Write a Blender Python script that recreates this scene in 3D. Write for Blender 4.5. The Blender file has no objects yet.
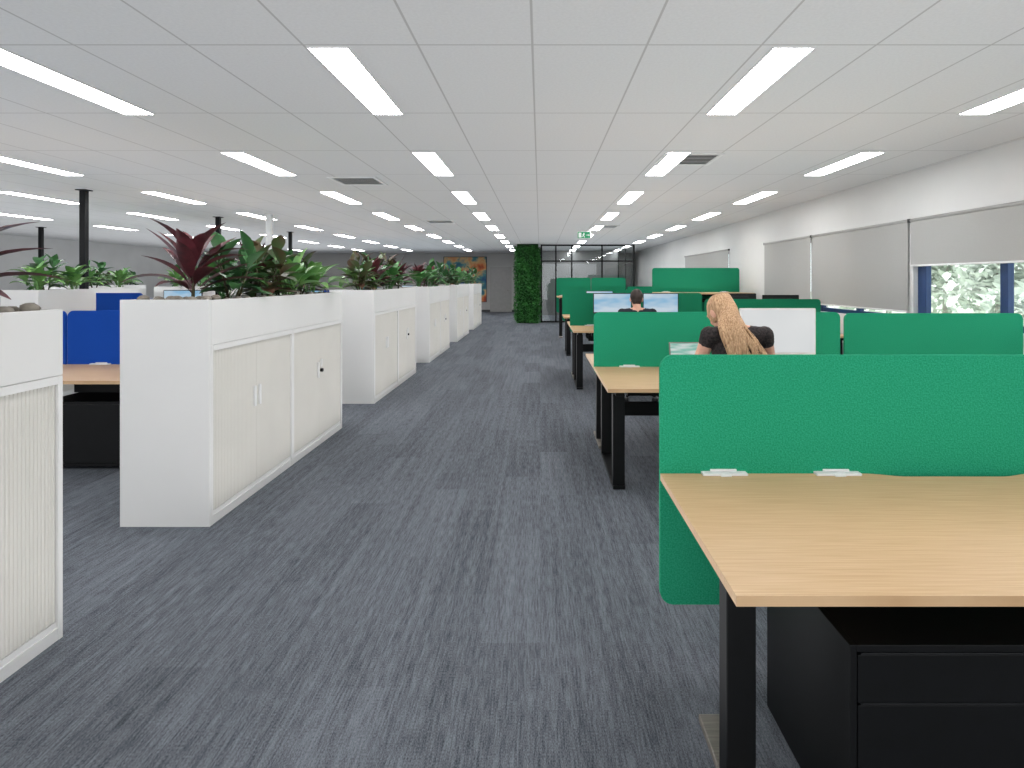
import bpy, bmesh, math, random
import numpy as np
from mathutils import Vector, Matrix, Euler
S = bpy.context.scene
COL = S.collection
R = math.radians
ORD = ['first','second','third','fourth','fifth','sixth','seventh','eighth','ninth','tenth','eleventh','twelfth']
H = 2.7

# ---------------------------------------------------------------- materials
def lin(c):
    o = []
    for v in c:
        v = v/255.0
        o.append(v/12.92 if v <= 0.04045 else ((v+0.055)/1.055)**2.4)
    return (o[0], o[1], o[2], 1.0)

def M(name, c, rough=.5, c2=None, scale=8.0, stretch=(1,1,1), bump=0.0, metal=0.0, spec=.4, detail=3.0):
    m = bpy.data.materials.new(name); m.use_nodes = True
    nt = m.node_tree; b = nt.nodes['Principled BSDF']
    if c2 is None: c2 = tuple(v*.96 for v in c)
    tc = nt.nodes.new('ShaderNodeTexCoord'); mp = nt.nodes.new('ShaderNodeMapping')
    mp.inputs['Scale'].default_value = stretch
    n = nt.nodes.new('ShaderNodeTexNoise'); n.inputs['Scale'].default_value = scale; n.inputs['Detail'].default_value = detail
    r = nt.nodes.new('ShaderNodeValToRGB')
    r.color_ramp.elements[0].position = .33; r.color_ramp.elements[0].color = lin(c2)
    r.color_ramp.elements[1].position = .67; r.color_ramp.elements[1].color = lin(c)
    L = nt.links.new
    L(tc.outputs['Object'], mp.inputs['Vector']); L(mp.outputs['Vector'], n.inputs['Vector'])
    L(n.outputs['Fac'], r.inputs['Fac']); L(r.outputs['Color'], b.inputs['Base Color'])
    b.inputs['Roughness'].default_value = rough; b.inputs['Metallic'].default_value = metal
    b.inputs['Specular IOR Level'].default_value = spec
    if bump:
        bp = nt.nodes.new('ShaderNodeBump'); bp.inputs['Strength'].default_value = bump; bp.inputs['Distance'].default_value = .01
        L(n.outputs['Fac'], bp.inputs['Height']); L(bp.outputs['Normal'], b.inputs['Normal'])
    return m

def emis(name, c, s, c2=None, scale=3.0, stretch=(1,1,1)):
    m = bpy.data.materials.new(name); m.use_nodes = True
    nt = m.node_tree; nt.nodes.remove(nt.nodes['Principled BSDF'])
    e = nt.nodes.new('ShaderNodeEmission'); e.inputs['Strength'].default_value = s
    L = nt.links.new
    L(e.outputs[0], nt.nodes['Material Output'].inputs[0])
    tc = nt.nodes.new('ShaderNodeTexCoord'); mp = nt.nodes.new('ShaderNodeMapping'); mp.inputs['Scale'].default_value = stretch
    n = nt.nodes.new('ShaderNodeTexNoise'); n.inputs['Scale'].default_value = scale
    r = nt.nodes.new('ShaderNodeValToRGB')
    r.color_ramp.elements[0].position = .4; r.color_ramp.elements[1].position = .6
    r.color_ramp.elements[0].color = lin(c2 or c); r.color_ramp.elements[1].color = lin(c)
    L(tc.outputs['Object'], mp.inputs[0]); L(mp.outputs[0], n.inputs['Vector']); L(n.outputs['Fac'], r.inputs[0]); L(r.outputs[0], e.inputs[0])
    return m

def mathn(nt, op, a, b=None):
    n = nt.nodes.new('ShaderNodeMath'); n.operation = op
    for i, v in enumerate((a, b)):
        if v is None: continue
        if isinstance(v, (int, float)): n.inputs[i].default_value = v
        else: nt.links.new(v, n.inputs[i])
    return n.outputs[0]

def carpet_mat():
    m = M('carpet', (122,126,133), .9, (56,60,66), 1.0, (150,11,1), .3, spec=.15, detail=4)
    nt = m.node_tree; L = nt.links.new
    tc = nt.nodes['Texture Coordinate']
    ramp = nt.nodes['Color Ramp']; ramp.color_ramp.elements[0].position = .26; ramp.color_ramp.elements[1].position = .75
    def noise(st, sc=1.0, det=3):
        mp = nt.nodes.new('ShaderNodeMapping'); mp.inputs['Scale'].default_value = st
        n = nt.nodes.new('ShaderNodeTexNoise'); n.inputs['Scale'].default_value = sc; n.inputs['Detail'].default_value = det
        L(tc.outputs['Object'], mp.inputs[0]); L(mp.outputs[0], n.inputs['Vector']); return n.outputs['Fac']
    a = noise((30,1.2,1)); f = noise((330,120,1), 1.0, 1); o = nt.nodes['Noise Texture'].outputs['Fac']
    sep = nt.nodes.new('ShaderNodeSeparateXYZ'); L(tc.outputs['Object'], sep.inputs[0])
    fx = mathn(nt,'FLOOR', mathn(nt,'DIVIDE', sep.outputs[0], .25))
    fy = mathn(nt,'FLOOR', mathn(nt,'ADD', mathn(nt,'DIVIDE', sep.outputs[1], 1.0), mathn(nt,'MULTIPLY', fx, .37)))
    cb = nt.nodes.new('ShaderNodeCombineXYZ'); L(fx, cb.inputs[0]); L(fy, cb.inputs[1])
    wn = nt.nodes.new('ShaderNodeTexWhiteNoise'); wn.noise_dimensions = '2D'; L(cb.outputs[0], wn.inputs['Vector'])
    t = mathn(nt,'ADD', mathn(nt,'MULTIPLY', o, .68), mathn(nt,'MULTIPLY', a, .38))
    t = mathn(nt,'ADD', t, mathn(nt,'MULTIPLY', f, .7))
    t = mathn(nt,'ADD', t, mathn(nt,'MULTIPLY', wn.outputs['Value'], .11))
    t = mathn(nt,'SUBTRACT', t, .435)
    L(t, ramp.inputs['Fac']); L(t, nt.nodes['Bump'].inputs['Height'])
    return m

def ceiling_mat():
    m = M('ceiling_tile', (219,219,219), .95, (214,214,214), 60.0, bump=.12, spec=.05)
    nt = m.node_tree; L = nt.links.new; b = nt.nodes['Principled BSDF']
    tc = nt.nodes['Texture Coordinate']
    sep = nt.nodes.new('ShaderNodeSeparateXYZ'); L(tc.outputs['Object'], sep.inputs[0])
    gx = mathn(nt,'FRACT', mathn(nt,'DIVIDE', mathn(nt,'ADD', sep.outputs[0], 30.04+.006), .6))
    gy = mathn(nt,'FRACT', mathn(nt,'DIVIDE', mathn(nt,'ADD', sep.outputs[1], 50-3.06+.006), 1.25))
    lx = mathn(nt,'LESS_THAN', gx, .012/.6); ly = mathn(nt,'LESS_THAN', gy, .012/1.25)
    mk = mathn(nt,'MAXIMUM', lx, ly)
    mx = nt.nodes.new('ShaderNodeMix'); mx.data_type = 'RGBA'
    L(mk, mx.inputs[0]); L(nt.nodes['Color Ramp'].outputs[0], mx.inputs[6]); mx.inputs[7].default_value = lin((184,183,182))
    L(mx.outputs[2], b.inputs['Base Color'])
    return m

def glass_mat():
    m = bpy.data.materials.new('window_glass'); m.use_nodes = True
    nt = m.node_tree; nt.nodes.remove(nt.nodes['Principled BSDF'])
    t = nt.nodes.new('ShaderNodeBsdfTransparent'); g = nt.nodes.new('ShaderNodeBsdfGlossy'); g.inputs['Roughness'].default_value = .02
    n = nt.nodes.new('ShaderNodeTexNoise'); n.inputs['Scale'].default_value = .5
    r = nt.nodes.new('ShaderNodeValToRGB'); r.color_ramp.elements[0].color = (.92,.95,.95,1); r.color_ramp.elements[1].color = (.96,.98,.98,1)
    nt.links.new(n.outputs['Fac'], r.inputs[0]); nt.links.new(r.outputs[0], t.inputs[0])
    mx = nt.nodes.new('ShaderNodeMixShader'); mx.inputs[0].default_value = .06
    nt.links.new(t.outputs[0], mx.inputs[1]); nt.links.new(g.outputs[0], mx.inputs[2])
    nt.links.new(mx.outputs[0], nt.nodes['Material Output'].inputs[0])
    return m

def mural_mat():
    m = M('mural', (200,110,60), .7, (40,80,120), 1.6)
    nt = m.node_tree; r = nt.nodes['Color Ramp'].color_ramp
    r.elements[0].position = .35; r.elements[1].position = .62
    e = r.elements.new(.45); e.color = lin((70,130,135)); e = r.elements.new(.52); e.color = lin((205,170,120))
    e = r.elements.new(.7); e.color = lin((140,55,45))
    return m

MAT = dict(
  carpet=carpet_mat(), ceil=ceiling_mat(), glass=glass_mat(), mural=mural_mat(),
  wall=M('wall_paint',(214,213,211),.8,(210,209,207),1.5), wall_dark=M('wall_grey_paint',(206,206,205),.8,None,1.5), wall_mid=M('wall_mid_grey_paint',(174,172,170),.8,None,1.5), wall_deep=M('wall_dimness_grey',(110,110,110),.8,None,1.5),  # deepest grey carries the meeting room's dimness as wall colour
  white=M('white_laminate',(217,216,214),.45,(214,213,211),2.0), whitem=M('white_metal',(226,226,225),.4),
  cream=M('cream_tambour',(208,205,198),.5,(204,201,194),3.0), soil=M('soil',(70,55,42),.95,(40,32,26),30,bump=.6),
  stone=M('river_stone_grey',(150,143,132),.8,(96,88,78),14,bump=.4), black=M('black_powdercoat',(12,13,15),.5,(10,11,12),20,spec=.2),
  blackp=M('black_plastic',(24,25,27),.5,(19,20,22),12), chairf=M('charcoal_upholstery',(48,50,54),.9,(36,38,42),90,bump=.3),
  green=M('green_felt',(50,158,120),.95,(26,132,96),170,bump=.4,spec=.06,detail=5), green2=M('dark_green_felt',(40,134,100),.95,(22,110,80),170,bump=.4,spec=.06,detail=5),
  blue=M('blue_felt',(30,76,166),.95,(18,58,142),170,bump=.4,spec=.06,detail=5),
  wood=M('oak_laminate',(202,169,131),.42,(188,153,114),1.0,(5,190,3),.02,detail=6), steel=M('brushed_steel',(140,134,126),.5,(118,112,106),6,(1,20,1),metal=.3),
  navy=M('navy_aluminium',(38,66,112),.4,(32,58,100),6), blind=M('blind_fabric',(171,170,167),.9,(167,166,163),160,bump=.1,spec=.1),
  light=emis('light_diffuser',(253,254,255),22.0), bark=M('bark',(200,194,188),.9,(180,174,168),14,bump=.5),
  red=M('cordyline_leaf',(106,48,56),.45,(60,34,38),9), redg=M('red_green_leaf',(98,58,52),.45,(66,104,56),5),
  leaf=M('green_leaf',(94,148,80),.45,(54,108,58),8), dleaf=M('dark_green_leaf',(74,122,70),.4,(46,88,52),8), lime=M('lime_leaf',(132,174,98),.45,(84,136,74),7),
  stem=M('plant_stem',(84,84,52),.7,(60,54,38),10), moss=M('moss',(62,128,58),.95,(28,78,32),6,bump=.6), mossd=M('moss_backing',(28,66,28),.95,(16,44,18),20,bump=.5),
  skin=M('skin',(222,172,148),.5,(214,160,136),20), hair=M('blonde_hair',(210,172,134),.5,(146,108,78),5,(34,34,3),bump=.4,spec=.25,detail=4), hairb=M('brown_hair',(64,50,42),.6,(40,30,26),50),
  lace=M('black_lace',(58,48,47),.8,(12,12,14),75,bump=.6), navycloth=M('dark_navy_cloth',(34,38,48),.9,(26,29,38),60,bump=.3), pants=M('black_trousers',(26,26,29),.9,(20,20,22),50,bump=.2),
  shoe=M('black_shoe',(18,18,18),.4), eye=M('eye_white',(232,228,222),.3), iris=M('iris_brown',(70,46,30),.2), lip=M('lip',(186,104,98),.5),
  scr_white=emis('display_white',(236,238,238),.85,(228,231,232),1.5), scr_blue=emis('display_blue',(150,198,232),.8,(214,230,242),2.0,(1,1,3)), scr_teal=emis('display_teal',(150,205,190),.8,(225,236,232),6.0,(1,1,8)),
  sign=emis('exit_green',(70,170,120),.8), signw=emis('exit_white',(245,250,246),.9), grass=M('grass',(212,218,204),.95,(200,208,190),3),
  tleaf=M('tree_leaf_hazed',(228,234,226),.9,(216,224,214),.6), hedge=M('tree_leaf_hazed_pale',(232,237,231),.9,(222,230,222),.6), door=M('door_paint',(150,148,146),.5), trim=M('dark_trim',(60,60,62),.6),  # outdoor haze and overexposure painted into the near-white leaf colours
)

# ---------------------------------------------------------------- builders
_SPH = {}
def sph_template(seg):
    if seg in _SPH: return _SPH[seg]
    n, m = seg, max(6, seg*2//3); v = [(0,0,1)]; f = []
    for i in range(1,m):
        a = math.pi*i/m
        for j in range(n):
            b = 2*math.pi*j/n; v.append((math.sin(a)*math.cos(b), math.sin(a)*math.sin(b), math.cos(a)))
    v.append((0,0,-1)); k = len(v)-1
    for j in range(n): f.append((0,1+j,1+(j+1)%n)); f.append((k,k-n+(j+1)%n,k-n+j))
    for i in range(m-2):
        for j in range(n):
            p = 1+i*n; f.append((p+j,p+n+j,p+n+(j+1)%n,p+(j+1)%n))
    _SPH[seg] = (np.array(v), f); return _SPH[seg]

def finish(me, name, mat, parent, smooth, loc):
    me.materials.append(MAT[mat] if isinstance(mat,str) else mat)
    if smooth: me.polygons.foreach_set('use_smooth',[True]*len(me.polygons))
    o = bpy.data.objects.new(name, me); COL.objects.link(o); o.location = loc
    if parent: o.parent = parent
    return o

class Balls:
    """many spheres gathered quickly; blob() fuses them into one continuous skin"""
    def __init__(s): s.v = []; s.f = []; s.n = 0
    def sph(s, c, r, seg=12, rot=None):
        if isinstance(r,(int,float)): r = (r,r,r)
        tv, tf = sph_template(seg); v = tv*np.array(r)
        if rot: v = v @ np.array(rot).T
        v = v + np.array(c); s.v.append(v); n = s.n
        s.f += [tuple(i+n for i in q) for q in tf]; s.n += len(v); return s
    def chain(s, pr):
        for (a,ra),(b,rb) in zip(pr, pr[1:]):
            a = Vector(a); b = Vector(b); n = max(2, int((b-a).length/(min(ra,rb)*.4)))
            for i in range(n+1):
                t = i/n; s.sph(a.lerp(b,t), ra+(rb-ra)*t, 10)
        return s
    def flow(s, pr, n=8):
        for (a,ra),(b,rb) in zip(pr, pr[1:]):
            a = Vector(a); b = Vector(b); ra = Vector(ra); rb = Vector(rb)
            for i in range(n+1): t = i/n; s.sph(a.lerp(b,t), tuple(ra.lerp(rb,t)), 16)
        return s
    def mesh(s, name):
        me = bpy.data.meshes.new(name); me.from_pydata(np.concatenate(s.v).tolist(), [], s.f); me.update(); return me
    def build(s, name, mat, parent=None, smooth=True, loc=(0,0,0)):
        return finish(s.mesh(name), name, mat, parent, smooth, loc)
    def blob(s, name, mat, parent, voxel=.008, it=5):
        me = s.mesh('tmp'); t = bpy.data.objects.new('tmp', me); COL.objects.link(t)
        md = t.modifiers.new('r','REMESH'); md.mode = 'VOXEL'; md.voxel_size = voxel
        sm = t.modifiers.new('s','SMOOTH'); sm.factor = .5; sm.iterations = it
        dg = bpy.context.evaluated_depsgraph_get(); dg.update()
        nm = bpy.data.meshes.new_from_object(t.evaluated_get(dg)); nm.name = name
        bpy.data.objects.remove(t); bpy.data.meshes.remove(me)
        nm.materials.clear(); return finish(nm, name, mat, parent, True, (0,0,0))

class Leaves:
    """leaf clusters as plain vertex lists"""
    def __init__(s): s.v = []; s.f = []
    def leaf(s, base, az, el, L, W, droop, n=6, peak=.45, petiole=0.0):
        p = Vector(base); ca, sa = math.cos(az), math.sin(az); side = Vector((-sa, ca, 0)); prev = None; e = el; st = L/n; V = s.v; F = s.f
        ex = math.log(.5)/math.log(peak)
        if petiole:
            q = p + Vector((ca*math.cos(e), sa*math.cos(e), math.sin(e)))*petiole; k = len(V)
            V += [tuple(p+side*.004), tuple(p-side*.004), tuple(q-side*.004), tuple(q+side*.004)]; F.append((k,k+1,k+2,k+3)); p = q; e -= droop*.15
        for i in range(n+1):
            t = i/n; w = W*.5*max(.04, math.sin(math.pi*min(1, t**ex)))
            ce, se = math.cos(e), math.sin(e); d = Vector((ca*ce, sa*ce, se)); up = Vector((-ca*se, -sa*se, ce))
            k = len(V); V += [tuple(p), tuple(p + side*w + up*w*.35), tuple(p - side*w + up*w*.35)]
            if prev is not None: F.append((prev,k,k+1,prev+1)); F.append((prev,prev+2,k+2,k))
            prev = k; p = p + d*st; e -= droop/n
        return s
    def build(s, name, mat, parent):
        me = bpy.data.meshes.new(name); me.from_pydata(s.v, [], s.f); me.update()
        return finish(me, name, mat, parent, True, (0,0,0))

class MB:
    def __init__(s): s.bm = bmesh.new()
    def box(s, x0,x1,y0,y1,z0,z1, bev=0, seg=2):
        v = [s.bm.verts.new(p) for p in ((x0,y0,z0),(x1,y0,z0),(x1,y1,z0),(x0,y1,z0),(x0,y0,z1),(x1,y0,z1),(x1,y1,z1),(x0,y1,z1))]
        f = [s.bm.faces.new([v[i] for i in q]) for q in ((0,3,2,1),(4,5,6,7),(0,1,5,4),(1,2,6,5),(2,3,7,6),(3,0,4,7))]
        if bev:
            e = list({e for q in f for e in q.edges})
            bmesh.ops.bevel(s.bm, geom=e, offset=bev, segments=seg, affect='EDGES', profile=.5)
        return s
    def prism(s, pts, axis, a, b):
        mk = {'y': lambda p,t:(p[0],t,p[1]), 'x': lambda p,t:(t,p[0],p[1]), 'z': lambda p,t:(p[0],p[1],t)}[axis]
        A = [s.bm.verts.new(mk(p,a)) for p in pts]; B = [s.bm.verts.new(mk(p,b)) for p in pts]
        s.bm.faces.new(A); s.bm.faces.new(B[::-1]); n = len(pts)
        for i in range(n): s.bm.faces.new((A[i],A[(i+1)%n],B[(i+1)%n],B[i]))
        return s
    def tube(s, pts, rad, n=8, caps=True):
        rings = []
        for i, p in enumerate(pts):
            p = Vector(p); d = (Vector(pts[min(i+1,len(pts)-1)]) - Vector(pts[max(i-1,0)]))
            d = d.normalized() if d.length > 1e-6 else Vector((0,0,1))
            up = Vector((0,0,1)) if abs(d.z) < .9 else Vector((1,0,0))
            a = d.cross(up).normalized(); b = d.cross(a).normalized()
            r = rad[i] if isinstance(rad, (list,tuple)) else rad
            rings.append([s.bm.verts.new(p + (a*math.cos(t) + b*math.sin(t))*r) for t in [2*math.pi*k/n for k in range(n)]])
        for A, B in zip(rings, rings[1:]):
            for k in range(n): s.bm.faces.new((A[k],A[(k+1)%n],B[(k+1)%n],B[k]))
        if caps: s.bm.faces.new(rings[0][::-1]); s.bm.faces.new(rings[-1])
        return s
    def build(s, name, mat, parent=None, smooth=False, loc=(0,0,0)):
        bmesh.ops.recalc_face_normals(s.bm, faces=s.bm.faces[:])
        me = bpy.data.meshes.new(name); s.bm.to_mesh(me); s.bm.free()
        return finish(me, name, mat, parent, smooth, loc)

def tag(o, label, cat, group=None):
    o['label'] = label; o['category'] = cat
    if group: o['group'] = group
    return o
def E(name, label, cat, loc, group=None, rz=0):
    o = bpy.data.objects.new(name, None); COL.objects.link(o); o.location = loc; o.rotation_euler = (0,0,rz); o.empty_display_size = .05
    return tag(o, label, cat, group)
_KIDS = {}
def dup(root, loc, label=None):
    if root.name not in _KIDS:
        _KIDS[root.name] = [(c, list(c.children)) for c in root.children]
    r = root.copy(); COL.objects.link(r); r.location = loc
    if label: r['label'] = label
    for ch, gs in _KIDS[root.name]:
        c = ch.copy(); COL.objects.link(c); c.parent = r
        for g in gs:
            d = g.copy(); COL.objects.link(d); d.parent = c
    return r
def struct(o): o['kind'] = 'structure'; return o
def rr(x0,x1,z0,z1,r,n=6):
    P = []
    for cx,cz,a in ((x1-r,z0+r,-90),(x1-r,z1-r,0),(x0+r,z1-r,90),(x0+r,z0+r,180)):
        for i in range(n+1):
            t = R(a+90*i/n); P.append((cx+r*math.cos(t), cz+r*math.sin(t)))
    return P

# ---------------------------------------------------------------- setting
XW, XL, YB, YF = 4.2, -14.5, 27.0, -3.0
struct(MB().box(XL-.2,XW+.2,YF,YB+.2,-.1,0).build('floor','carpet'))
struct(MB().box(XL-.2,XW+.2,YF,YB+.2,H,H+.1).build('ceiling','ceil'))
struct(MB().box(XL-.2,XL,YF,YB+.2,0,H).build('wall_left','wall_dark'))
struct(MB().box(XL,XW,YB,YB+.2,0,H).build('wall_back','wall_mid'))
struct(MB().box(.06,3.3,24.6,24.7,0,H).build('wall_meeting_room','wall_deep'))
SILL, HEAD = 1.0, 2.12
WIN = [(3.2,6.58),(6.70,8.94),(9.06,10.85),(13.0,16.8)]
w = MB(); w.box(XW,XW+.2,YF,YB+.2,0,SILL); w.box(XW,XW+.2,YF,YB+.2,HEAD,H)
ys = [YF]+[v for a in WIN for v in a]+[YB+.2]
for i in range(0,len(ys),2): w.box(XW,XW+.2,ys[i],ys[i+1],SILL,HEAD)
struct(w.build('wall_right','wall'))
struct(MB().box(XW-.015,XW,YF,YB,0,.1,.004).build('baseboard_right','trim'))
struct(MB().box(XL,XW-.02,YB-.015,YB,0,.1,.004).build('baseboard_back','trim'))
struct(MB().box(XL,XL+.015,YF,YB-.02,0,.1,.004).build('baseboard_left','trim'))
for i,(a,b) in enumerate(WIN):
    f = MB(); x0,x1 = XW+.05, XW+.11
    f.box(x0,x1,a,a+.09,SILL,HEAD,.004); f.box(x0,x1,b-.14,b,SILL,HEAD,.004)
    f.box(x0,x1,a+.09,b-.14,SILL,SILL+.06,.004); f.box(x0,x1,a+.09,b-.14,HEAD-.06,HEAD,.004)
    n = max(1, round((b-a)/1.1))
    muls = [4.25,5.36] if i == 0 else [a+(b-a)*k/n for k in range(1,n)]
    for y in muls: f.box(x0,x1,y-.045,y+.045,SILL+.06,HEAD-.06,.004)
    fo = struct(f.build('window_%d'%(i+1),'navy'))
    MB().box(x0+.025,x0+.031,a+.09,b-.14,SILL+.06,HEAD-.06).build('glass_pane','glass',fo)
BL = [(3.15,6.60,1.62,'grey roller blind half raised above the blue-framed window'),(6.63,8.99,1.10,'wide grey roller blind drawn fully down, next past the open window'),
      (9.02,10.9,1.10,'narrower grey roller blind drawn down, third from the camera'),(12.95,16.85,1.5,'far grey roller blind above the tall green screen')]
for a,b,z,lab in BL:
    t = E('roller_blind', lab, 'blind', (XW-.02,(a+b)/2,z),'roller blinds along the window wall'); h = (b-a)/2; hz = HEAD+.04-z
    MB().box(-.004,-.001,-h+.012,h-.012,.02,hz-.03).build('blind_fabric','blind',t)
    MB().box(-.010,.004,-h+.012,h-.012,0,.02,.004).build('bottom_bar','whitem',t)
    MB().tube([(0,-h+.01,hz-.02),(0,h-.01,hz-.02)],.019,12).build('roller_tube','blind',t,True)
    for sy in (-1,1): MB().box(-.018,.02,sy*h-.006,sy*h+.006,hz-.04,hz,.003).build('bracket','trim',t)
dr = struct(MB().box(-2.3,-1.3,YB-.05,YB-.016,0,2.08,.004).build('door_1','door'))
MB().tube([(-1.4,YB-.1,1.0),(-1.52,YB-.1,1.0)],.012).tube([(-1.4,YB-.1,1.0),(-1.4,YB-.05,1.0)],.012).build('door_handle','steel',dr,True)
t = E('wall_picture','tall abstract orange and teal wall picture on the far back wall','picture',(-3.45,YB-.03,.45))
MB().box(-1.0,1.0,-.03,.03,0,2.1,.006).build('frame','trim',t); MB().box(-.97,.97,-.036,-.031,.03,2.07).build('canvas','mural',t)

# ---------------------------------------------------------------- ceiling lights and vents
LC = [(-10.0,'fourth line left of aisle'),(-7.45,'third line left of aisle'),(-5.45,'second line left of aisle'),(-2.96,'line above the left planters'),(-1.12,'line over the aisle'),(1.34,'line above the green screens'),(3.2,'line beside the window wall')]
first = None
for x,nm in LC:
    for k in range(-1,9):
        y = 3.08+2.53*k+.625
        lab = ('white ceiling light strip, %s from the front, %s' % (ORD[k],nm)) if k >= 0 else 'white ceiling light strip just overhead, %s' % nm
        if first is None:
            first = E('ceiling_light',lab,'ceiling light',(x,y,H-.008),'recessed ceiling light strips')
            f = MB()
            for a in ((-.112,-.105,-.625,.625),(.105,.112,-.625,.625),(-.105,.105,-.625,-.618),(-.105,.105,.618,.625)): f.box(*a,0,.008)
            f.build('frame','whitem',first)
            MB().box(-.105,.105,-.618,.618,.001,.005).build('diffuser','light',first)
        else: dup(first,(x,y,H-.008),lab)
first = None
for x,y,lab in ((1.50,5.95,'square white air vent above the desks, nearest of the vents'),(-2.25,7.25,'square white air vent above the left planters'),(-2.1,12.3,'square white air vent far down the ceiling left of the aisle'),(1.5,13.4,'square white air vent far down the ceiling right of the aisle')):
    if first: dup(first,(x,y,H-.012),lab); continue
    first = E('ceiling_vent',lab,'air vent',(x,y,H-.012),'ceiling air vents')
    f = MB()
    for a in ((-.29,-.25,-.29,.29),(.25,.29,-.29,.29),(-.25,.25,-.29,-.25),(-.25,.25,.25,.29)): f.box(*a,0,.012,.003)
    f.build('frame','whitem',first)
    MB().box(-.25,.25,-.25,.25,.010,.012).build('backing','black',first)
    f = MB()
    for i in range(7):
        yy = -.21+.07*i; f.prism([(yy,.001),(yy+.036,.008),(yy+.032,.0095),(yy-.005,.003)],'x',-.25,.25)
    f.build('louvre','whitem',first)
t = E('exit_sign','small green exit sign with white running figure hung under the ceiling','sign',(1.05,14.0,2.46))
MB().box(-.16,.16,-.02,.02,0,.17,.004).build('housing','whitem',t); MB().box(-.15,.15,-.024,-.021,.01,.16).build('face','sign',t)
g = MB(); Yp = (-.0275,-.0245); K = .83
def pr(P): g.prism([(a*K,b*K) for a,b in P],'y',*Yp)
pr([(-.155,.03),(-.075,.03),(-.075,.17),(-.155,.17)])
for a,b,wd in (((.0,.15),(.0,.15),.018),((-.005,.13),(-.02,.085),.013),((-.02,.085),(.015,.06),.009),((.015,.06),(.01,.03),.008),((-.02,.085),(-.045,.055),.009),((-.045,.055),(-.062,.055),.008),((-.005,.125),(.03,.10),.007),((-.008,.125),(-.045,.105),.007)):
    c = ((a[0]+b[0])/2,(a[1]+b[1])/2); d = Vector((b[0]-a[0],b[1]-a[1])); L = d.length/2+wd*.6; u = d.normalized() if d.length>0 else Vector((1,0)); v = Vector((-u.y,u.x))
    if d.length == 0: pr([(c[0]+wd*math.cos(k*.6283),c[1]+wd*math.sin(k*.6283)) for k in range(10)])
    else: pr([(c[0]+u.x*s1*L+v.x*s2*wd, c[1]+u.y*s1*L+v.y*s2*wd) for s1,s2 in ((-1,-1),(1,-1),(1,1),(-1,1))])
pr([(.07,.09),(.125,.09),(.125,.065),(.165,.1),(.125,.135),(.125,.11),(.07,.11)])
g.build('running_figure','signw',t)
for x in (-.1,.1): MB().tube([(x,0,.17),(x,0,H-2.46)],.006).build('hanger','whitem',t)

# ---------------------------------------------------------------- left storage banks with planters
XF, XB = -1.965, -2.5
def make_cabinet(w, d, lab, loc, handle):
    t = E('tambour_cabinet',lab,'cabinet',loc,'tambour cabinets under the planters'); hw, hd = w/2, d/2
    b = MB(); b.box(-hd,hd,-hw,-hw+.022,0,1.078,.002); b.box(-hd,hd,hw-.022,hw,0,1.078,.002)
    b.box(-hd,hd,-hw+.022,hw-.022,1.045,1.078); b.box(-hd,-hd+.02,-hw+.022,hw-.022,0,1.045); b.box(-hd,hd-.01,-hw+.022,hw-.022,.05,.075)
    b.build('body','white',t)
    MB().box(hd-.03,hd-.003,-hw+.022,hw-.022,0,.05).build('plinth','white',t)
    for s in (-1,1):
        y0,y1 = (-hw+.024,-.002) if s<0 else (.002,hw-.024); n = 32; p = (y1-y0)/n; P = [(hd-.03,y0)]
        for i in range(n):
            a = y0+i*p; P += [(hd-.0145,a),(hd-.010,a+.2*p),(hd-.010,a+.8*p)]
        P += [(hd-.0145,y1),(hd-.03,y1)]
        dd = MB().prism(P,'z',.078,1.043).build('door','cream',t)
        yh = s*.035
        if handle == 'white' or s < 0:
            MB().box(hd-.011,hd+.004,yh-.012,yh+.012,.60,.74,.004).build('handle','whitem',dd)
        else:
            MB().tube([(hd-.012,yh,.66),(hd+.012,yh,.66)],.016,12).build('lock','black',dd)
            MB().box(hd-.011,hd+.004,yh-.01,yh+.01,.69,.76,.004).build('handle','whitem',dd)
    return t
def planter(x0,x1,y0,y1,lab,zb=1.08,zt=1.35):
    t = E('planter_box',lab,'planter',((x0+x1)/2,(y0+y1)/2,zb),'planter boxes on the cabinets'); hx,hy,h = (x1-x0)/2,(y1-y0)/2,zt-zb
    b = MB(); b.box(-hx,-hx+.018,-hy,hy,0,h,.002); b.box(hx-.018,hx,-hy,hy,0,h,.002); b.box(-hx+.018,hx-.018,-hy,-hy+.018,0,h); b.box(-hx+.018,hx-.018,hy-.018,hy,0,h); b.box(-hx+.018,hx-.018,-hy+.018,hy-.018,0,.02)
    b.build('trough','white',t)
    s = MB(); nx,ny = 8,24; rnd = random.Random(int(y0*100)); V=[]
    for i in range(nx+1):
        V.append([s.bm.verts.new((-hx+.018+(2*hx-.036)*i/nx, -hy+.018+(2*hy-.036)*j/ny, h-.03+rnd.uniform(-.008,.012))) for j in range(ny+1)])
    for i in range(nx):
        for j in range(ny): s.bm.faces.new((V[i][j],V[i+1][j],V[i+1][j+1],V[i][j+1]))
    s.build('soil','soil',t,True)
    return t

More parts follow.
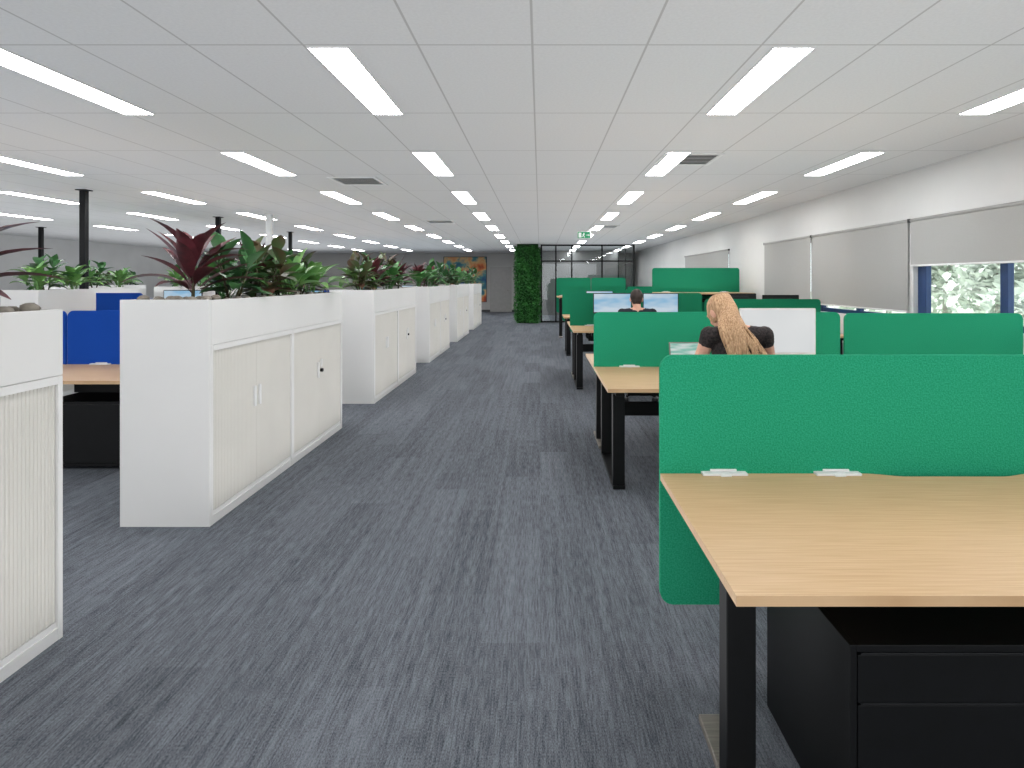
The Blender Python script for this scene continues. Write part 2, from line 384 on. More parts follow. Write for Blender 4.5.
KIND = {'cordyline':('cordyline_plant','dark red strappy plant'),'rubber':('rubber_plant','broad-leaved red and green plant'),'lily':('peace_lily','leafy bright green plant'),'dark':('foliage_plant','dark green broad-leaved plant'),'croton':('croton_plant','low red and green croton')}
def plant(kind, x, y, z, sc, seed, where, group):
    rnd = random.Random(seed); nm, look = KIND[kind]
    t = E(nm, look+' '+where, 'plant', (x,y,z-.03), group)
    f = Leaves(); st = MB()
    if kind == 'cordyline':
        st.tube([(0,0,0),(0.005,0,.08*sc),(0,0,.17*sc)],[.012,.010,.007],8)
        for i in range(22):
            u = i/21; f.leaf((0,0,(.04+.14*u)*sc), i*2.4+rnd.uniform(-.3,.3), R(32+52*u+rnd.uniform(-8,8)), sc*rnd.uniform(.28,.40), sc*rnd.uniform(.07,.10), R(rnd.uniform(20,70)), 8, .45, .05)
        m = 'red'
    elif kind == 'lily':
        st.tube([(0,0,0),(0,0,.03)],[.012,.012],8)
        for i in range(26):
            u = i/25; f.leaf((rnd.uniform(-.04,.04),rnd.uniform(-.04,.04),.01), i*2.4, R(34+48*u+rnd.uniform(-8,8)), sc*rnd.uniform(.18,.26), .105*sc, R(rnd.uniform(35,85)), 6, .42, sc*rnd.uniform(.09,.21))
        m = 'leaf' if seed%2 else 'lime'
    else:
        ns = {'rubber':4,'dark':4,'croton':4}[kind]; hh = {'rubber':.31,'dark':.28,'croton':.20}[kind]*sc
        for k in range(ns):
            a = k*6.283/ns+rnd.uniform(-.4,.4); bx,by = .03*math.cos(a),.03*math.sin(a); tx,ty = .11*math.cos(a),.11*math.sin(a); h2 = hh*rnd.uniform(.65,1.1)
            st.tube([(bx,by,0),((bx+tx)/2,(by+ty)/2,h2*.5),(tx,ty,h2)],[.007,.006,.004],6)
            for i in range(8):
                u = i/7; f.leaf((bx+(tx-bx)*u,by+(ty-by)*u,h2*(.15+.85*u)), i*2.4+a, R(18+56*u*u+rnd.uniform(-8,12)), sc*rnd.uniform(.16,.24), sc*{'rubber':.11,'dark':.105,'croton':.07}[kind], R(rnd.uniform(20,60)), 6, .48, .03)
        m = {'rubber':'redg','dark':'dleaf','croton':'redg' if seed%2 else 'red'}[kind]
    f.build('foliage',m,t); st.build('stem','stem',t,True)
    return t

BANKS = [(0.05,2.41),(3.48,5.81),(6.94,9.28),(10.4,12.74),(13.86,16.2),(17.3,19.65)]
NB = ['nearest','second','third','fourth','fifth','sixth']
protos = {}
SEQ = [[('cordyline',2.1,-2.2,1.0),('lily',1.75,-2.2,1.0),('rubber',1.2,-2.2,1.0)],
 [('cordyline',3.84,-2.28,1.1),('dark',4.12,-2.16,.95),('lily',4.36,-2.34,1.0),('rubber',4.58,-2.14,1.0),('cordyline',4.8,-2.34,.85),('lily',5.02,-2.15,1.0),('dark',5.24,-2.32,1.0),('lily',5.46,-2.14,.95),('croton',5.64,-2.32,1.15)],
 [('rubber',7.15,-2.2,1.0),('lily',7.42,-2.3,1.1),('cordyline',7.72,-2.18,.95),('dark',8.05,-2.32,1.1),('lily',8.4,-2.15,1.1),('rubber',8.75,-2.3,1.15),('cordyline',9.08,-2.2,.95)],
 [('lily',10.65,-2.2,1.15),('cordyline',11.05,-2.3,.95),('lily',11.45,-2.15,1.1),('croton',11.9,-2.3,1.3),('dark',12.4,-2.2,1.2)],
 [('dark',14.1,-2.2,1.2),('cordyline',14.6,-2.3,1.0),('lily',15.1,-2.15,1.3),('rubber',15.7,-2.25,1.2)],
 [('lily',17.6,-2.2,1.2),('cordyline',18.2,-2.3,1.0),('dark',18.9,-2.2,1.3)]]
for i,(y0,y1) in enumerate(BANKS):
    ya = y0+.02; w = (y1-ya)/2-.001
    for k in range(2):
        lab = 'white cabinet with cream ribbed doors, %s unit of the %s planter bank' % (('near','far')[k], NB[i])
        loc = ((XF+XB)/2, ya+w/2+k*(w+.002), 0); key = (round(w,3),k)
        if key in protos: dup(protos[key],loc,lab)
        else: protos[key] = make_cabinet(w, XF-XB, lab, loc, ('white','lock')[k])
    planter(XB,XF,ya,y1,'long white planter box topping the %s cabinet bank' % NB[i])
    tag(MB().box(XB,XF,y0,ya-.0005,0,1.352,.002).build('end_panel','white'),'plain white full-height end panel facing the camera on the %s bank' % NB[i],'panel','white end panels')
    for k,(kd,y,x,sc) in enumerate(SEQ[i]):
        plant(kd,x,y,1.35,sc,i*20+k+3,'in the %s planter, %s plant from its near end' % (NB[i],ORD[k]),'plants along the planters')
rnd = random.Random(5)
def stones(x0,x1,y0,y1,nx,ny,lab,grp,z=1.350,s=1.0):
    for a in range(nx):
        for c in range(ny):
            b = Balls(); r = rnd.uniform(.026,.038)*s
            b.sph((0,0,0),(r*rnd.uniform(1,1.3),r,r*.75),10)
            b.v[0] = b.v[0]*(1+np.array([[rnd.uniform(-.10,.10)] for _ in range(len(b.v[0]))]))
            o = b.build('river_stone','stone',None,True,(x0+(x1-x0)*(a+.5)/nx+rnd.uniform(-.01,.01),y0+(y1-y0)*(c+.5)/ny+rnd.uniform(-.01,.01),z+rnd.uniform(-.008,.008)))
            o.rotation_euler = (0,0,rnd.uniform(0,3)); tag(o,lab,'stone',grp)
stones(-2.46,-2.0,2.19,2.385,6,2,'rough grey river stone on the soil at the far end of the nearest planter','stones in the nearest planter',1.350,.9)
stones(-2.46,-2.0,3.53,3.74,5,2,'rough grey river stone at the near end of the second planter','stones at the near end of the second planter')
stones(-2.07,-2.0,3.76,5.7,1,16,'rough grey river stone along the front edge of the second planter','stones along the front of the second planter',1.338,.85)
for (x0,x1,y0,y1,nm) in ((-6.4,-5.95,6.94,7.84,'short bay'),(-7.5,-7.0,9.0,10.2,'far-left bay'),(-7.0,-6.5,10.6,12.9,'middle bay'),(-10.2,-9.7,12.0,14.4,'outermost bay')):
    make_cabinet(y1-y0,x1-x0,'white tambour cabinet under the %s planter left of the blue screens' % nm,((x0+x1)/2,(y0+y1)/2,0),'white')
    planter(x0,x1,y0,y1,'white planter box on the %s cabinet left of the blue screens' % nm)
    n = max(3,int((y1-y0)/.35))
    for k in range(n):
        plant(('lily','dark','lily','croton')[k%4],(x0+x1)/2+.06*(-1)**k,y0+.18+(y1-y0-.36)*k/(n-1),1.35,1.0,200+k+int(y0*10)*2,'in the %s planter, %s from its near end' % (nm,ORD[k]),'plants in the left bays')

# ---------------------------------------------------------------- desks, screens
def desk(x0,x1,y0,y1,z,cols,lab,notch=0,ins=.05,back=1,bar=False):
    cx,cy = (x0+x1)/2,(y0+y1)/2; hx,hy = (x1-x0)/2,(y1-y0)/2
    t = E('office_desk',lab,'desk',(cx,cy,0),'oak-topped desks')
    P = [(-hx,-hy),(hx,-hy),(hx,hy)]
    if notch:
        c = notch-cx
        for u in range(25):
            s = 1-u/24; q = min(1,min(s,1-s)/.22); P.append((c-.32+.64*s, hy-.034*q*q*(3-2*q)))
    P.append((-hx,hy))
    if back < 0: P = [(x,-y) for x,y in P]
    MB().prism(P,'z',z-.025,z).build('desktop','wood',t)
    fy = [c-cy for c in cols]
    for s in (-1,1):
        xc = s*(hx-ins-.045)
        for yy in fy: MB().box(xc-.042,xc+.042,yy-.036,yy+.036,.025,z-.065,.004).build('leg','black',t)
        a,b = (fy[0]-.26,fy[0]+.26) if len(fy)==1 else (min(fy)-.05,max(fy)+.05)
        MB().box(xc-.042,xc+.042,a,b,0,.025,.004).build('foot','steel' if len(fy)==1 else 'black',t)
        MB().box(xc-.03,xc+.03,-hy+.08,hy-.08,z-.065,z-.025,.003).build('side_rail','black',t)
    MB().box(-hx+ins+.06,hx-ins-.06,-.03,.03,z-.065,z-.027).build('cross_beam','black',t)
    if bar: MB().box(-hx+ins+.09,hx-ins-.09,hy-.29,hy-.25,z-.35,z-.24,.004).build('modesty_rail','black',t)
    yb = back*(hy-.17)
    tr = MB(); tr.box(-hx+.25,hx-.25,yb-.07,yb+.07,z-.20,z-.19); tr.box(-hx+.25,hx-.25,yb-.07,yb-.06,z-.19,z-.13); tr.box(-hx+.25,hx-.25,yb+.06,yb+.07,z-.19,z-.13)
    for xx in (-hx+.3,hx-.32): tr.box(xx,xx+.02,yb-.06,yb+.06,z-.15,z-.026)
    tr.build('cable_tray','black',t)
    return t
def screen(x0,x1,y,zt,zb,zd,mat,lab,cl=None,group='green desk screens'):
    cx = (x0+x1)/2; hx = (x1-x0)/2
    t = E('desk_screen',lab,'desk screen',(cx,y,zb),group)
    MB().prism(rr(-hx,hx,0,zt-zb,.05),'y',-.012,.012).build('panel',mat,t)
    for c in (cl or (x0+.3,x1-.3)):
        c -= cx; m = MB()
        m.box(c-.085,c+.085,-.045,-.0125,zd-zb+.0005,zd-zb+.010,.002); m.box(c-.05,c+.05,-.02,-.0125,zd-zb+.010,zd-zb+.018,.002); m.box(c-.02,c+.02,-.055,-.045,zd-zb+.0005,zd-zb+.007,.002)
        m.build('clamp','whitem',t)
    return t
desk(.46,2.54,1.37,2.237,.73,[1.69],'oak desk nearest the camera with bare top and black leg',notch=1.56,ins=.065)
screen(.46,2.54,2.25,1.182,.228,.73,'green','large green felt screen behind the nearest oak desk',(.70,1.13))
desk(.46,2.56,3.97,4.987,.73,[4.15,4.9],'oak desk where the blonde woman works',0,bar=True)
desk(.46,2.56,5.013,5.88,.73,[5.35],'oak desk on the far side of the blonde woman\'s screen',0,back=-1)
screen(.46,2.56,5.0,1.196,.66,.73,'green','green felt screen facing the blonde woman')
desk(2.60,4.12,3.97,4.987,.73,[4.15,4.9],'oak desk under the open window beside the woman',0,bar=True)
screen(2.60,4.12,5.0,1.186,.66,.73,'green','green felt screen under the open blue-framed window')
desk(.44,2.38,7.7,8.587,.80,[7.9,8.5],'oak desk where the dark-haired man works',0,bar=True)
desk(.44,2.38,8.613,9.45,.80,[8.95],'oak desk on the far side of the man\'s screen',0,back=-1)
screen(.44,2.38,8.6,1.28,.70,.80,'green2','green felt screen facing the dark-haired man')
desk(2.42,4.12,7.7,8.587,.73,[7.9,8.5],'oak desk by the lowered blinds beside the man',0)
desk(2.42,4.12,8.613,9.45,.73,[8.95],'oak desk by the lowered blinds behind the low green screen',0,back=-1)
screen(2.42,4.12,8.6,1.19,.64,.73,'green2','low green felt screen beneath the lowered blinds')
desk(.46,2.28,11.2,12.087,.76,[11.4,11.95],'oak desk in the third row beside the aisle',0)
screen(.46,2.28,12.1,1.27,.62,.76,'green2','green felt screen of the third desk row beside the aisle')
desk(2.32,4.12,11.2,12.087,1.22,[11.6],'raised standing desk by the windows in the third row',0)
screen(2.32,4.12,12.1,1.72,.8,1.22,'green2','tall raised green screen in the third row by the window wall',(2.6,3.8))
desk(.44,2.28,14.7,15.587,1.05,[15.1],'raised standing desk beside the aisle in the farthest row',0)
screen(.44,1.35,15.6,1.53,.6,1.05,'green2','raised green screen at the aisle end of the farthest row',(.6,1.2))
screen(1.37,2.28,15.6,1.53,.6,1.05,'green2','raised green screen second from the aisle in the farthest row',(1.5,2.1))
desk(2.32,4.12,14.7,15.587,.74,[15.1],'oak desk by the wall in the farthest row',0)
screen(2.32,4.12,15.6,1.3,.42,.74,'green2','green felt screen by the wall in the farthest row')
LR = ['first','second','third','fourth']
for i,Y in enumerate((5.15,8.6,12.05,15.5)):
    for (a,b,nm) in ((-4.15,-2.53,'beside the planters'),(-5.80,-4.17,'farther left')):
        desk(a,b,Y-.86,Y-.013,.73,[Y-.45],'oak desk in the %s blue-screen row, %s, near side' % (LR[i],nm))
        desk(a,b,Y+.013,Y+.86,.73,[Y+.45],'oak desk in the %s blue-screen row, %s, far side' % (LR[i],nm),back=-1)
        screen(a,b,Y,1.2,.66,.73,'blue','blue felt desk screen in the %s row, %s' % (LR[i],nm),group='blue desk screens')
desk(-7.5,-5.84,8.10,8.587,.80,[8.35],'narrow oak desk behind the short bay planter')
screen(-7.5,-5.84,8.6,1.28,.7,.80,'blue','blue felt desk screen behind the short bay planter',group='blue desk screens')
def pedestal(x0,x1,y0,y1,h,lab,hs):
    cx,cy = (x0+x1)/2,(y0+y1)/2; hx,hy = (x1-x0)/2,(y1-y0)/2
    t = E('drawer_pedestal',lab,'drawer unit',(cx,cy,0),'black drawer pedestals')
    b = MB(); b.box(-hx,-hx+.018,-hy,hy,.03,h,.002); b.box(hx-.018,hx,-hy,hy,.03,h,.002); b.box(-hx+.018,hx-.018,-hy,hy,h-.018,h,.002); b.box(-hx+.018,hx-.018,hy-.015,hy,.03,h-.018); b.box(-hx+.018,hx-.018,-hy+.01,hy-.015,.03,.05)
    b.build('body','black',t)
    z = .055
    for q in hs:
        d = MB().box(-hx+.021,hx-.021,-hy+.002,-hy+.02,z,z+q-.006,.002).build('drawer','black',t)
        MB().box(-hx+.03,hx-.03,-hy+.003,-hy+.012,z+q-.0055,z+q-.001).build('pull','blackp',d); z += q
    for sx in (-1,1):
        for sy in (-1,1): MB().tube([(sx*(hx-.05)-.012,sy*(hy-.05),.018),(sx*(hx-.05)+.012,sy*(hy-.05),.018)],.018,10).build('caster','blackp',t,True)
pedestal(.768,1.36,1.45,1.98,.565,'wide black drawer unit under the nearest oak desk',(.365,.125))
pedestal(-3.86,-2.84,4.52,5.0,.53,'wide black drawer unit in the dark under the blue-screened desk',(.455,))

def monitor(x,y,zd,w,zb,zt,face,mat,lab):
    t = E('computer_monitor',lab,'monitor',(x,y,zd),'computer monitors',0 if face<0 else math.pi)
    a,b = zb-zd,zt-zd
    MB().prism(rr(-w/2,w/2,a,b,.008,3),'y',-.012,.012).box(-w*.3,w*.3,.012,.035,a+.05,b-.05,.008).build('housing','blackp' if face>0 else ('whitem' if mat=='scr_white' else 'blackp'),t)
    MB().box(-w/2+.01,w/2-.01,-.0145,-.0122,a+.018,b-.01).build('display',mat,t)
    MB().box(-.025,.025,.035,.055,.012,(a+b)/2+.05,.004).build('stand','blackp',t)
    MB().prism(rr(-.12,.12,-.06,.12,.03),'z',0,.012).build('base','blackp',t)
monitor(1.89,4.66,.73,.60,.875,1.245,-1,'scr_white','large white-screened monitor right of the blonde woman')
monitor(1.02,8.25,.80,.54,1.0,1.285,-1,'scr_blue','blue-screened monitor left of the seated man')
monitor(1.70,8.25,.80,.50,1.0,1.285,-1,'scr_blue','pale blue-screened monitor right of the seated man')
monitor(3.05,9.05,.73,.58,.93,1.262,1,'scr_white','dark monitor seen from behind over the low green screen')
monitor(3.72,9.05,.73,.56,.92,1.24,1,'scr_white','second monitor seen from behind near the lowered blinds')
monitor(1.2,11.8,.76,.54,.95,1.25,-1,'scr_blue','monitor on the third-row desk beside the aisle')
for k,(x,y) in enumerate(((-3.3,8.2),(-5.0,8.2),(-3.4,11.65),(-5.1,11.65),(-4.9,4.75),(-3.3,15.1))):
    monitor(x,y,.73,.54,1.0,1.33,-1,'scr_blue','monitor on the left desk row, %s among the blue screens' % ORD[k])
def keyboard(x,y,z,lab):
    t = E('keyboard',lab,'keyboard',(x,y,z)); MB().box(-.2,.2,-.065,.065,0,.014,.004).build('case','blackp',t)
    k = MB()
    for r in range(5):
        for c in range(14): k.box(-.188+c*.027,-.166+c*.027,-.055+r*.0225,-.036+r*.0225,.014,.018)
    k.build('keys','chairf',t)
keyboard(1.26,4.19,.73,'black keyboard under the blonde woman\'s hands')
keyboard(1.22,7.86,.80,'black keyboard under the seated man\'s hands')
t = E('laptop','open laptop with pale green display in front of the blonde woman','laptop',(1.18,4.48,.73))
MB().prism(rr(-.16,.16,-.12,.11,.01,3),'z',0,.016).build('base','steel',t)
ld = MB().box(-.16,.16,-.004,.004,0,.235,.003).build('lid','steel',t,False,(0,.105,.017)); ld.rotation_euler = (R(-12),0,0)
MB().box(-.15,.15,-.0062,-.0042,.012,.226).build('display','scr_teal',ld)

# ---------------------------------------------------------------- office chairs
def chair(x,y,lab,back=.98):
    t = E('office_chair',lab,'chair',(x,y,0),'office chairs')
    MB().box(-.24,.24,-.23,.25,.425,.495,.03,3).build('seat','chairf',t,True)
    b = MB(); P = []
    for i in range(13): u = -1+i/6; P.append((u*.22,-.28+.045*u*u-.02))
    P += [(p[0],p[1]+.04) for p in P[::-1]]
    b.prism(P,'z',.56,back); bmesh.ops.bevel(b.bm,geom=[e for e in b.bm.edges],offset=.004,segments=1,affect='EDGES')
    b.build('backrest','chairf',t,True)
    MB().tube([(0,-.12,.41),(0,-.33,.43),(0,-.325,.62),(0,-.325,.8)],[.02,.02,.02,.014],8).build('back_support','blackp',t,True)
    MB().tube([(0,0,.1),(0,0,.26),(0,0,.261),(0,0,.425)],[.03,.03,.018,.018],12).box(-.1,.1,-.1,.1,.395,.424,.01).build('stem','black',t)
    for k in range(5):
        a = k*2*math.pi/5+.3; c,s_ = math.cos(a),math.sin(a)
        MB().tube([(0,0,.1),(.15*c,.15*s_,.095),(.29*c,.29*s_,.07)],[.026,.02,.015],8).build('base_arm','blackp',t,True)
        px,py = .29*c,.29*s_
        MB().tube([(px-.022*s_,py+.022*c,.03),(px+.022*s_,py-.022*c,.03)],.03,12).build('caster','blackp',t,True)
    for s_ in (-1,1):
        MB().tube([(s_*.2,-.02,.42),(s_*.29,-.02,.44),(s_*.29,-.02,.64)],.014,8).box(s_*.29-.035,s_*.29+.035,-.14,.10,.64,.665,.01).build('armrest','blackp',t)

# ---------------------------------------------------------------- people
def hand(b, wr, d, side, r=.0078):
    d = Vector(d).normalized(); lat = Vector((d.y,-d.x,0)).normalized(); wr = Vector(wr)
    inn = lat*(-1 if side>0 else 1)
    for k in (-.030,-.010,.010,.030):
        b.chain([(wr,.019),(wr+d*.045+lat*k*.8,.014),(wr+d*.085+lat*k+Vector((0,0,.002)),.0105)])
    Ls = (.066,.074,.072,.055) if side>0 else (.055,.072,.074,.066)
    for k,L in zip((-.034,-.0115,.0115,.034),Ls):
        p = wr+d*.086+lat*k*.92; sp = lat*k*4.5
        b.chain([(p,r+.001),(p+(d+sp)*L*.42+Vector((0,0,.006)),r),(p+(d+sp)*L*.75-Vector((0,0,.006)),r*.95),(p+(d+sp)*L*.95-Vector((0,0,.017)),r*.85)])
    p = wr+d*.022+inn*.024
    b.chain([(p,.013),(p+d*.03+inn*.026-Vector((0,0,.006)),.0105),(p+d*.056+inn*.036-Vector((0,0,.010)),.009)])

def person(x,y,lab,P):
    t = E('person',lab,'person',(x,y,0))
    sw, hc = P['sw'], Vector(P['head']); Rh = Euler((R(P['pitch']),R(P['roll']),R(P['yaw'])),'XYZ').to_matrix()
    dz = P.get('desk',.73); eo = P.get('elbow',.055); bw = P['bw']; sz = P['shz']
    V = lambda p: hc + Rh @ Vector(p)
    wz = dz+.036
    el = [(-sw-eo,.12,wz+.05),(sw+eo,.12,wz+.05)]; wr = [(-.135,P['reach'],wz),(.135,P['reach'],wz)]
    sh = [(-sw,.035,sz),(sw,.035,sz)]
    hz = P.get('hip',.61)
    def torso(b, g=0.0):
        G = lambda a: tuple(v+g for v in a)
        b.flow([((0,0,hz+.01),G((.168,.125,.11))),((0,.005,hz+.10),G((.146*bw,.112,.09))),((0,.015,hz+.19),G((.130*bw,.102,.08))),((0,.03,sz-.20),G((.142*bw,.108,.09))),((0,.035,sz-.10),G((.152*bw,.106,.10)))],10)
        b.chain([((-sw,.035,sz-.005),.052+g),((-sw*.5,.04,sz+.006-g*.5),.058+g*.6),((0,.045,sz+.015-g),.062+g*.3),((sw*.5,.04,sz+.006-g*.5),.058+g*.6),((sw,.035,sz-.005),.052+g)])
    def legs(b, g=0.0):
        for s in (-1,1):
            b.chain([((s*.085,.03,hz-.03),.085+g),((s*.11,.42,.545),.06+g)]); b.chain([((s*.11,.42,.545),.058+g),((s*.11,.45,.34),.052+g),((s*.11,.46,.10),.036+g)])
    def foot(b, s, g=0.0):
        b.chain([((s*.11,.455,.075),.036+g),((s*.11,.46,.045),.035+g),((s*.115,.56,.036),.032+g),((s*.12,.64,.028),.024+g)])
    b = Balls(); torso(b); legs(b); foot(b,-1); foot(b,1)
    for k in (0,1):
        b.chain([(sh[k],.051),(Vector(sh[k]).lerp(Vector(el[k]),.5),.044),(el[k],.038)]); b.chain([(el[k],.039),(Vector(el[k]).lerp(Vector(wr[k]),.35),.038),(wr[k],.024)])
        hd = Vector(wr[k])-Vector(el[k]); hd.z = 0; hd.x *= .35; hand(b,wr[k],hd,(-1,1)[k])
    b.chain([((0,.04,sz+.02),.056),(V((0,-.025,-.07)),.052)])
    b.sph(V((0,-.005,.015)),(.074,.094,.096),20,Rh); b.sph(V((0,.03,-.05)),(.057,.064,.070),16,Rh); b.sph(V((0,.066,-.098)),(.026,.022,.02),10,Rh)
    b.chain([(V((0,.086,.012)),.008),(V((0,.104,-.028)),.012)]); b.sph(V((0,.080,.028)),(.05,.016,.010),12,Rh)
    for s in (-1,1):
        b.sph(V((s*.077,-.008,-.012)),(.010,.022,.032),10,Rh); b.sph(V((s*.036,.060,-.034)),(.025,.024,.022),10,Rh); b.sph(V((s*.014,.098,-.032)),.008,8)
        b.sph(V((s*.031,.078,.014)),(.017,.010,.006),10,Rh); b.sph(V((s*.031,.077,-.007)),(.016,.009,.005),10,Rh)
    b.blob('body','skin',t,.0046,4)
    for s in (-1,1):
        e = Balls().sph(V((s*.031,.0745,.004)),(.012,.0105,.0075),12,Rh).build('eye','eye',t)
        Balls().sph(V((s*.031,.0835,.004)),(.0050,.0025,.0050),10,Rh).build('iris','iris',e)
    Balls().sph(V((0,.0905,-.062)),(.022,.006,.0065),12,Rh).build('mouth','lip',t)
    b = Balls(); torso(b,.008)
    for k in (0,1): b.chain([(sh[k],.061),(Vector(sh[k]).lerp(Vector(el[k]),P['sleeve']),.055)])
    b.blob('top',P['top'],t,.006,5)
    b = Balls(); b.sph((0,0,hz+.005),(.178,.136,.11),16); legs(b,.010); b.blob('trousers','pants',t,.009,5)
    for s in (-1,1): b = Balls(); foot(b,s,.007); b.blob('shoe','shoe',t,.008,4)
    return t, V, Rh
W, V, Rh = person(1.25,3.68,'woman with long blonde hair in black lace top, seated facing away',
    dict(sw=.175,head=(-.072,.135,1.262),pitch=-38,roll=-4,yaw=26,shz=1.118,bw=1.02,reach=.40,sleeve=.13,top='lace',elbow=.09))
rnd = random.Random(3)
hb = Balls(); hb.sph(V((0,-.014,.018)),(.079,.095,.099),24,Rh)
for s_ in (-1,1): hb.sph(V((s_*.062,.018,-.008)),(.019,.040,.055),12,Rh)
hb.flow([(V((0,-.05,-.02)),(.074,.050,.07)),((-.048,-.004,1.19),(.062,.040,.05)),((-.02,-.042,1.125),(.050,.026,.04)),((.008,-.072,1.06),(.040,.014,.04))],8)
for i in range(64):
    k0 = -1+2*(i+.5)/64+rnd.uniform(-.06,.06); k0 = max(-1,min(1,k0)); w_ = math.sqrt(max(0,1-k0*k0)); th = k0*1.9; p_ = rnd.uniform(0,6.3); sp = rnd.uniform(.8,1.3); lf = rnd.uniform(0,.010)
    pts = [V((.079*math.sin(th),-.014-.092*math.cos(th*.8),.045+.03*math.cos(th))), V((.081*math.sin(th*.8),-.030-.070*math.cos(th*.8),-.05)),
           Vector((-.048+k0*.082*sp,-.004-.046*w_-lf*.5,1.17)), Vector((-.012+k0*.098*sp,-.050-.030*w_-lf,1.085)), Vector((.018+k0*.112*sp,-.080-.016*w_-lf,1.0)), Vector((.045+k0*.115*sp+rnd.uniform(-.02,.02),-.098-.008*w_-lf,rnd.uniform(.84,.95)))]
    path = []; N = len(pts); A_ = rnd.uniform(.003,.008)
    for j in range(N-1):
        p0,p1,p2,p3 = pts[max(j-1,0)],pts[j],pts[j+1],pts[min(j+2,N-1)]
        for q in range(7):
            s_ = q/7; am = A_*min(1,max(0,(j+s_-1)*.7)); u = (j+s_)*2.3+p_
            path.append(.5*((2*p1)+(p2-p0)*s_+(2*p0-5*p1+4*p2-p3)*s_*s_+(3*p1-p0-3*p2+p3)*s_**3)+Vector((math.sin(u),math.cos(u)*.5,0))*am)
    n = len(path); hb.chain([(p,.0050*(1-.40*(k/n)**2)) for k,p in enumerate(path)])
hb.blob('hair','hair',W,.0038,2)
Mn, V, Rh = person(1.22,7.30,'man with short dark hair in dark shirt, seated facing away',
    dict(sw=.19,head=(0,.10,1.235),pitch=-10,roll=0,yaw=-6,shz=1.055,bw=1.12,reach=.43,sleeve=.75,top='navycloth',desk=.80))
hb = Balls(); hb.sph(V((0,-.016,.026)),(.081,.094,.096),20,Rh); hb.sph(V((0,-.045,-.03)),(.068,.05,.06),16,Rh)
for s_ in (-1,1): hb.sph(V((s_*.066,.02,.0)),(.014,.02,.04),10,Rh)
hb.blob('hair','hairb',Mn,.007,3)
chair(1.25,3.66,'charcoal office chair under the blonde woman'); chair(1.22,7.28,'charcoal office chair under the seated man')

# ---------------------------------------------------------------- posts, moss column, glass room
for x,y,m,lab in ((-6.22,7.98,'black','black square post rising behind the short bay planter, nearest post'),(-6.27,11.4,'black','black square post beside the middle bay planter'),(-6.38,14.95,'black','farthest black square post along the left planters'),
                  (-5.04,10.9,'whitem','white square post among the blue-screened desks'),(-11.6,13.6,'black','black square post at the far left')):
    t = E('support_post',lab,'post',(x,y,0),'square posts'); h_ = .05 if m == 'whitem' else .038
    MB().box(-h_,h_,-h_,h_,.012,H-.012,.004).build('shaft',m,t)
    MB().box(-.07,.07,-.07,.07,0,.012,.002).build('base_plate',m,t); MB().box(-.07,.07,-.07,.07,H-.012,H,.002).build('top_plate',m,t)
t = E('moss_column','tall column clad in dense green moss at the aisle end','green wall',(-.42,20.3,0))
MB().box(-.36,.36,-.36,.36,0,H).build('core','mossd',t)
m = Leaves(); rnd = random.Random(9)
for i in range(5600):
    s_ = rnd.choice('fffflr'); z = rnd.uniform(.02,H-.1); u = rnd.uniform(-.37,.37); q = .36+.05*math.sin(z*5+u*7)+rnd.uniform(-.01,.03)
    p,az = {'f':((u,-q,z),-math.pi/2),'l':((-q,u,z),math.pi),'r':((q,u,z),0)}[s_]
    m.leaf(p,az+rnd.uniform(-1.2,1.2),R(rnd.uniform(-30,70)),rnd.uniform(.05,.13),rnd.uniform(.04,.07),R(60),3,.5)
mo = m.build('moss_foliage','moss',t); mo['kind'] = 'stuff'
t = E('glass_partition','black-framed glazed meeting room front right of the moss column','glass wall',(1.65,20.3,0))
xs = [-1.6,-1.1,-.55,.5,1.6]
for x in xs: MB().box(x-.024,x+.024,-.04,.04,0,H,.003).build('mullion','black',t)
for z in (0.0,2.1,H-.05):
    for a,b in zip(xs,xs[1:]): MB().box(a+.024,b-.024,-.035,.035,z,z+.05).build('rail','black',t)
for a,b in zip(xs,xs[1:]):
    MB().box(a+.024,b-.024,-.005,.005,.05,2.1).build('glass_pane','glass',t)
    MB().box(a+.024,b-.024,-.005,.005,2.15,H-.05).build('glass_pane','glass',t)
MB().tube([(-.65,-.07,.9),(-.65,-.07,1.3)],.014).tube([(-.65,-.07,.92),(-.65,-.005,.92)],.01).tube([(-.65,-.07,1.28),(-.65,-.005,1.28)],.01).build('pull_handle','steel',t)
t = E('glass_partition','black-framed glass side wall of the far meeting room','glass wall',(3.28,22.46,0))
for k in range(3): MB().box(-.024,.024,-2.06+k*2.05-.024,-2.06+k*2.05+.024,0,H,.003).build('mullion','black',t)
for z in (0.0,2.1,H-.05):
    for k in range(2): MB().box(-.024,.024,-2.03+k*2.05,-.04+k*2.05,z,z+.05).build('rail','black',t)
for k in range(2): MB().box(-.005,.005,-2.03+k*2.05,-.04+k*2.05,.05,2.1).build('glass_pane','glass',t)

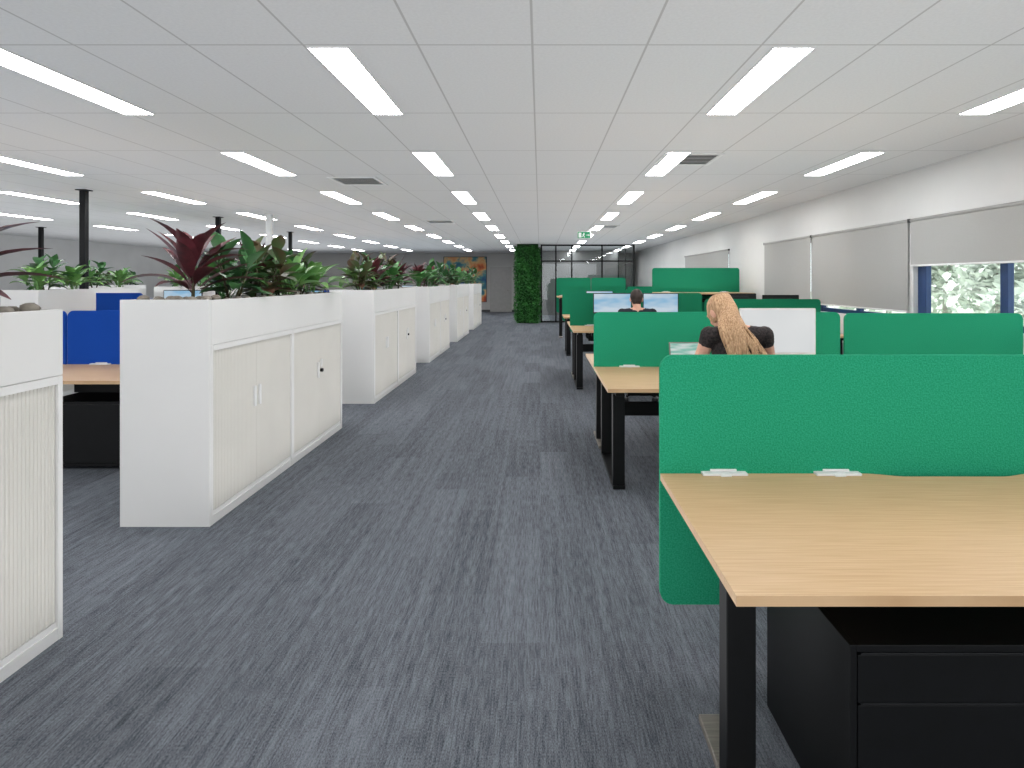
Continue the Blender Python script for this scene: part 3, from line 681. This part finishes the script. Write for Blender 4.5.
# ---------------------------------------------------------------- outdoors
struct(MB().box(XW+.25,90,-20,90,-.4,-.3).build('ground','grass'))
rnd = random.Random(21)
for k,(x,y,h) in enumerate(((14.5,18.5,5.5),(18,26,7),(22,20.5,6),(14,23.5,5),(24,32,8),(19,12.5,6),(28,26,7),(13,12.5,4.5))):
    t = E('tree','pale hazy tree outside the window, number %s of the row outdoors' % ORD[k],'tree',(x,y,-.3),'trees outside the windows')
    MB().tube([(0,0,0),(.05,0,h*.3),(0,.05,h*.6)],[.12,.09,.05],8).build('trunk','bark',t,True)
    f = Leaves()
    for i in range(12):
        a = rnd.uniform(0,6.28); rr_ = rnd.uniform(0,h*.22); c = Vector((rr_*math.cos(a),rr_*math.sin(a),h*rnd.uniform(.16,.85))); q = h*rnd.uniform(.12,.19)
        for j in range(170):
            d = Vector((rnd.gauss(0,1),rnd.gauss(0,1),rnd.gauss(0,1))).normalized()*q*rnd.uniform(.7,1.05)
            f.leaf(c+d,rnd.uniform(0,6.28),rnd.uniform(-1,1),.42,.28,.5,2,.5)
    f.build('foliage','tleaf' if k%2 else 'hedge',t)

# ---------------------------------------------------------------- light
wd = bpy.data.worlds.new('World'); S.world = wd; wd.use_nodes = True
bg = wd.node_tree.nodes['Background']; bg.inputs[0].default_value = (.955,.975,1,1); bg.inputs[1].default_value = 2.3
def area(name,loc,rot,sx,sy,e,col=(.96,.98,1)):
    l = bpy.data.lights.new(name,'AREA'); l.shape = 'RECTANGLE'; l.size = sx; l.size_y = sy; l.energy = e; l.color = col
    o = bpy.data.objects.new(name,l); COL.objects.link(o); o.location = loc; o.rotation_euler = rot; return o
UP = (math.pi,0,0)
area('added_fill_aisle',(-.75,11,.04),UP,2.2,24,125,(.99,.985,1))  # added fill without a fixture, standing in for carpet bounce on the ceiling
area('added_fill_left_desks',(-4.2,12,1.25),UP,3.2,24,120,(.86,.945,1))  # unseen fill above the left desks, added to brighten the ceiling
area('added_fill_far_left',(-10,12,1.25),UP,7,24,330,(.95,.975,1))  # added fill with no real source, lifts the far-left ceiling
area('added_fill_right_desks',(2.1,11,1.3),UP,3.0,24,105,(.91,.955,1))  # added fill over the right desks, no fixture there
sl = bpy.data.lights.new('sun','SUN'); sl.energy = 3.0; sl.color = (1,.97,.92); sl.angle = .03
so = bpy.data.objects.new('sun',sl); COL.objects.link(so); so.location = (-10,8,20); so.rotation_euler = Vector((.75,.04,-.66)).to_track_quat('-Z','Y').to_euler()

# ---------------------------------------------------------------- camera
cd = bpy.data.cameras.new('Camera'); cam = bpy.data.objects.new('Camera',cd); COL.objects.link(cam)
cam.location = (0,0,1.47); cam.rotation_euler = (math.pi/2,0,0)
cd.sensor_width = 36; cd.lens = 585/1024*36; cd.shift_x = -(540-512)/1024; cd.shift_y = -(384-280)/1024; cd.clip_start = .05; cd.clip_end = 300
S.camera = cam
S.view_settings.view_transform = 'Standard'
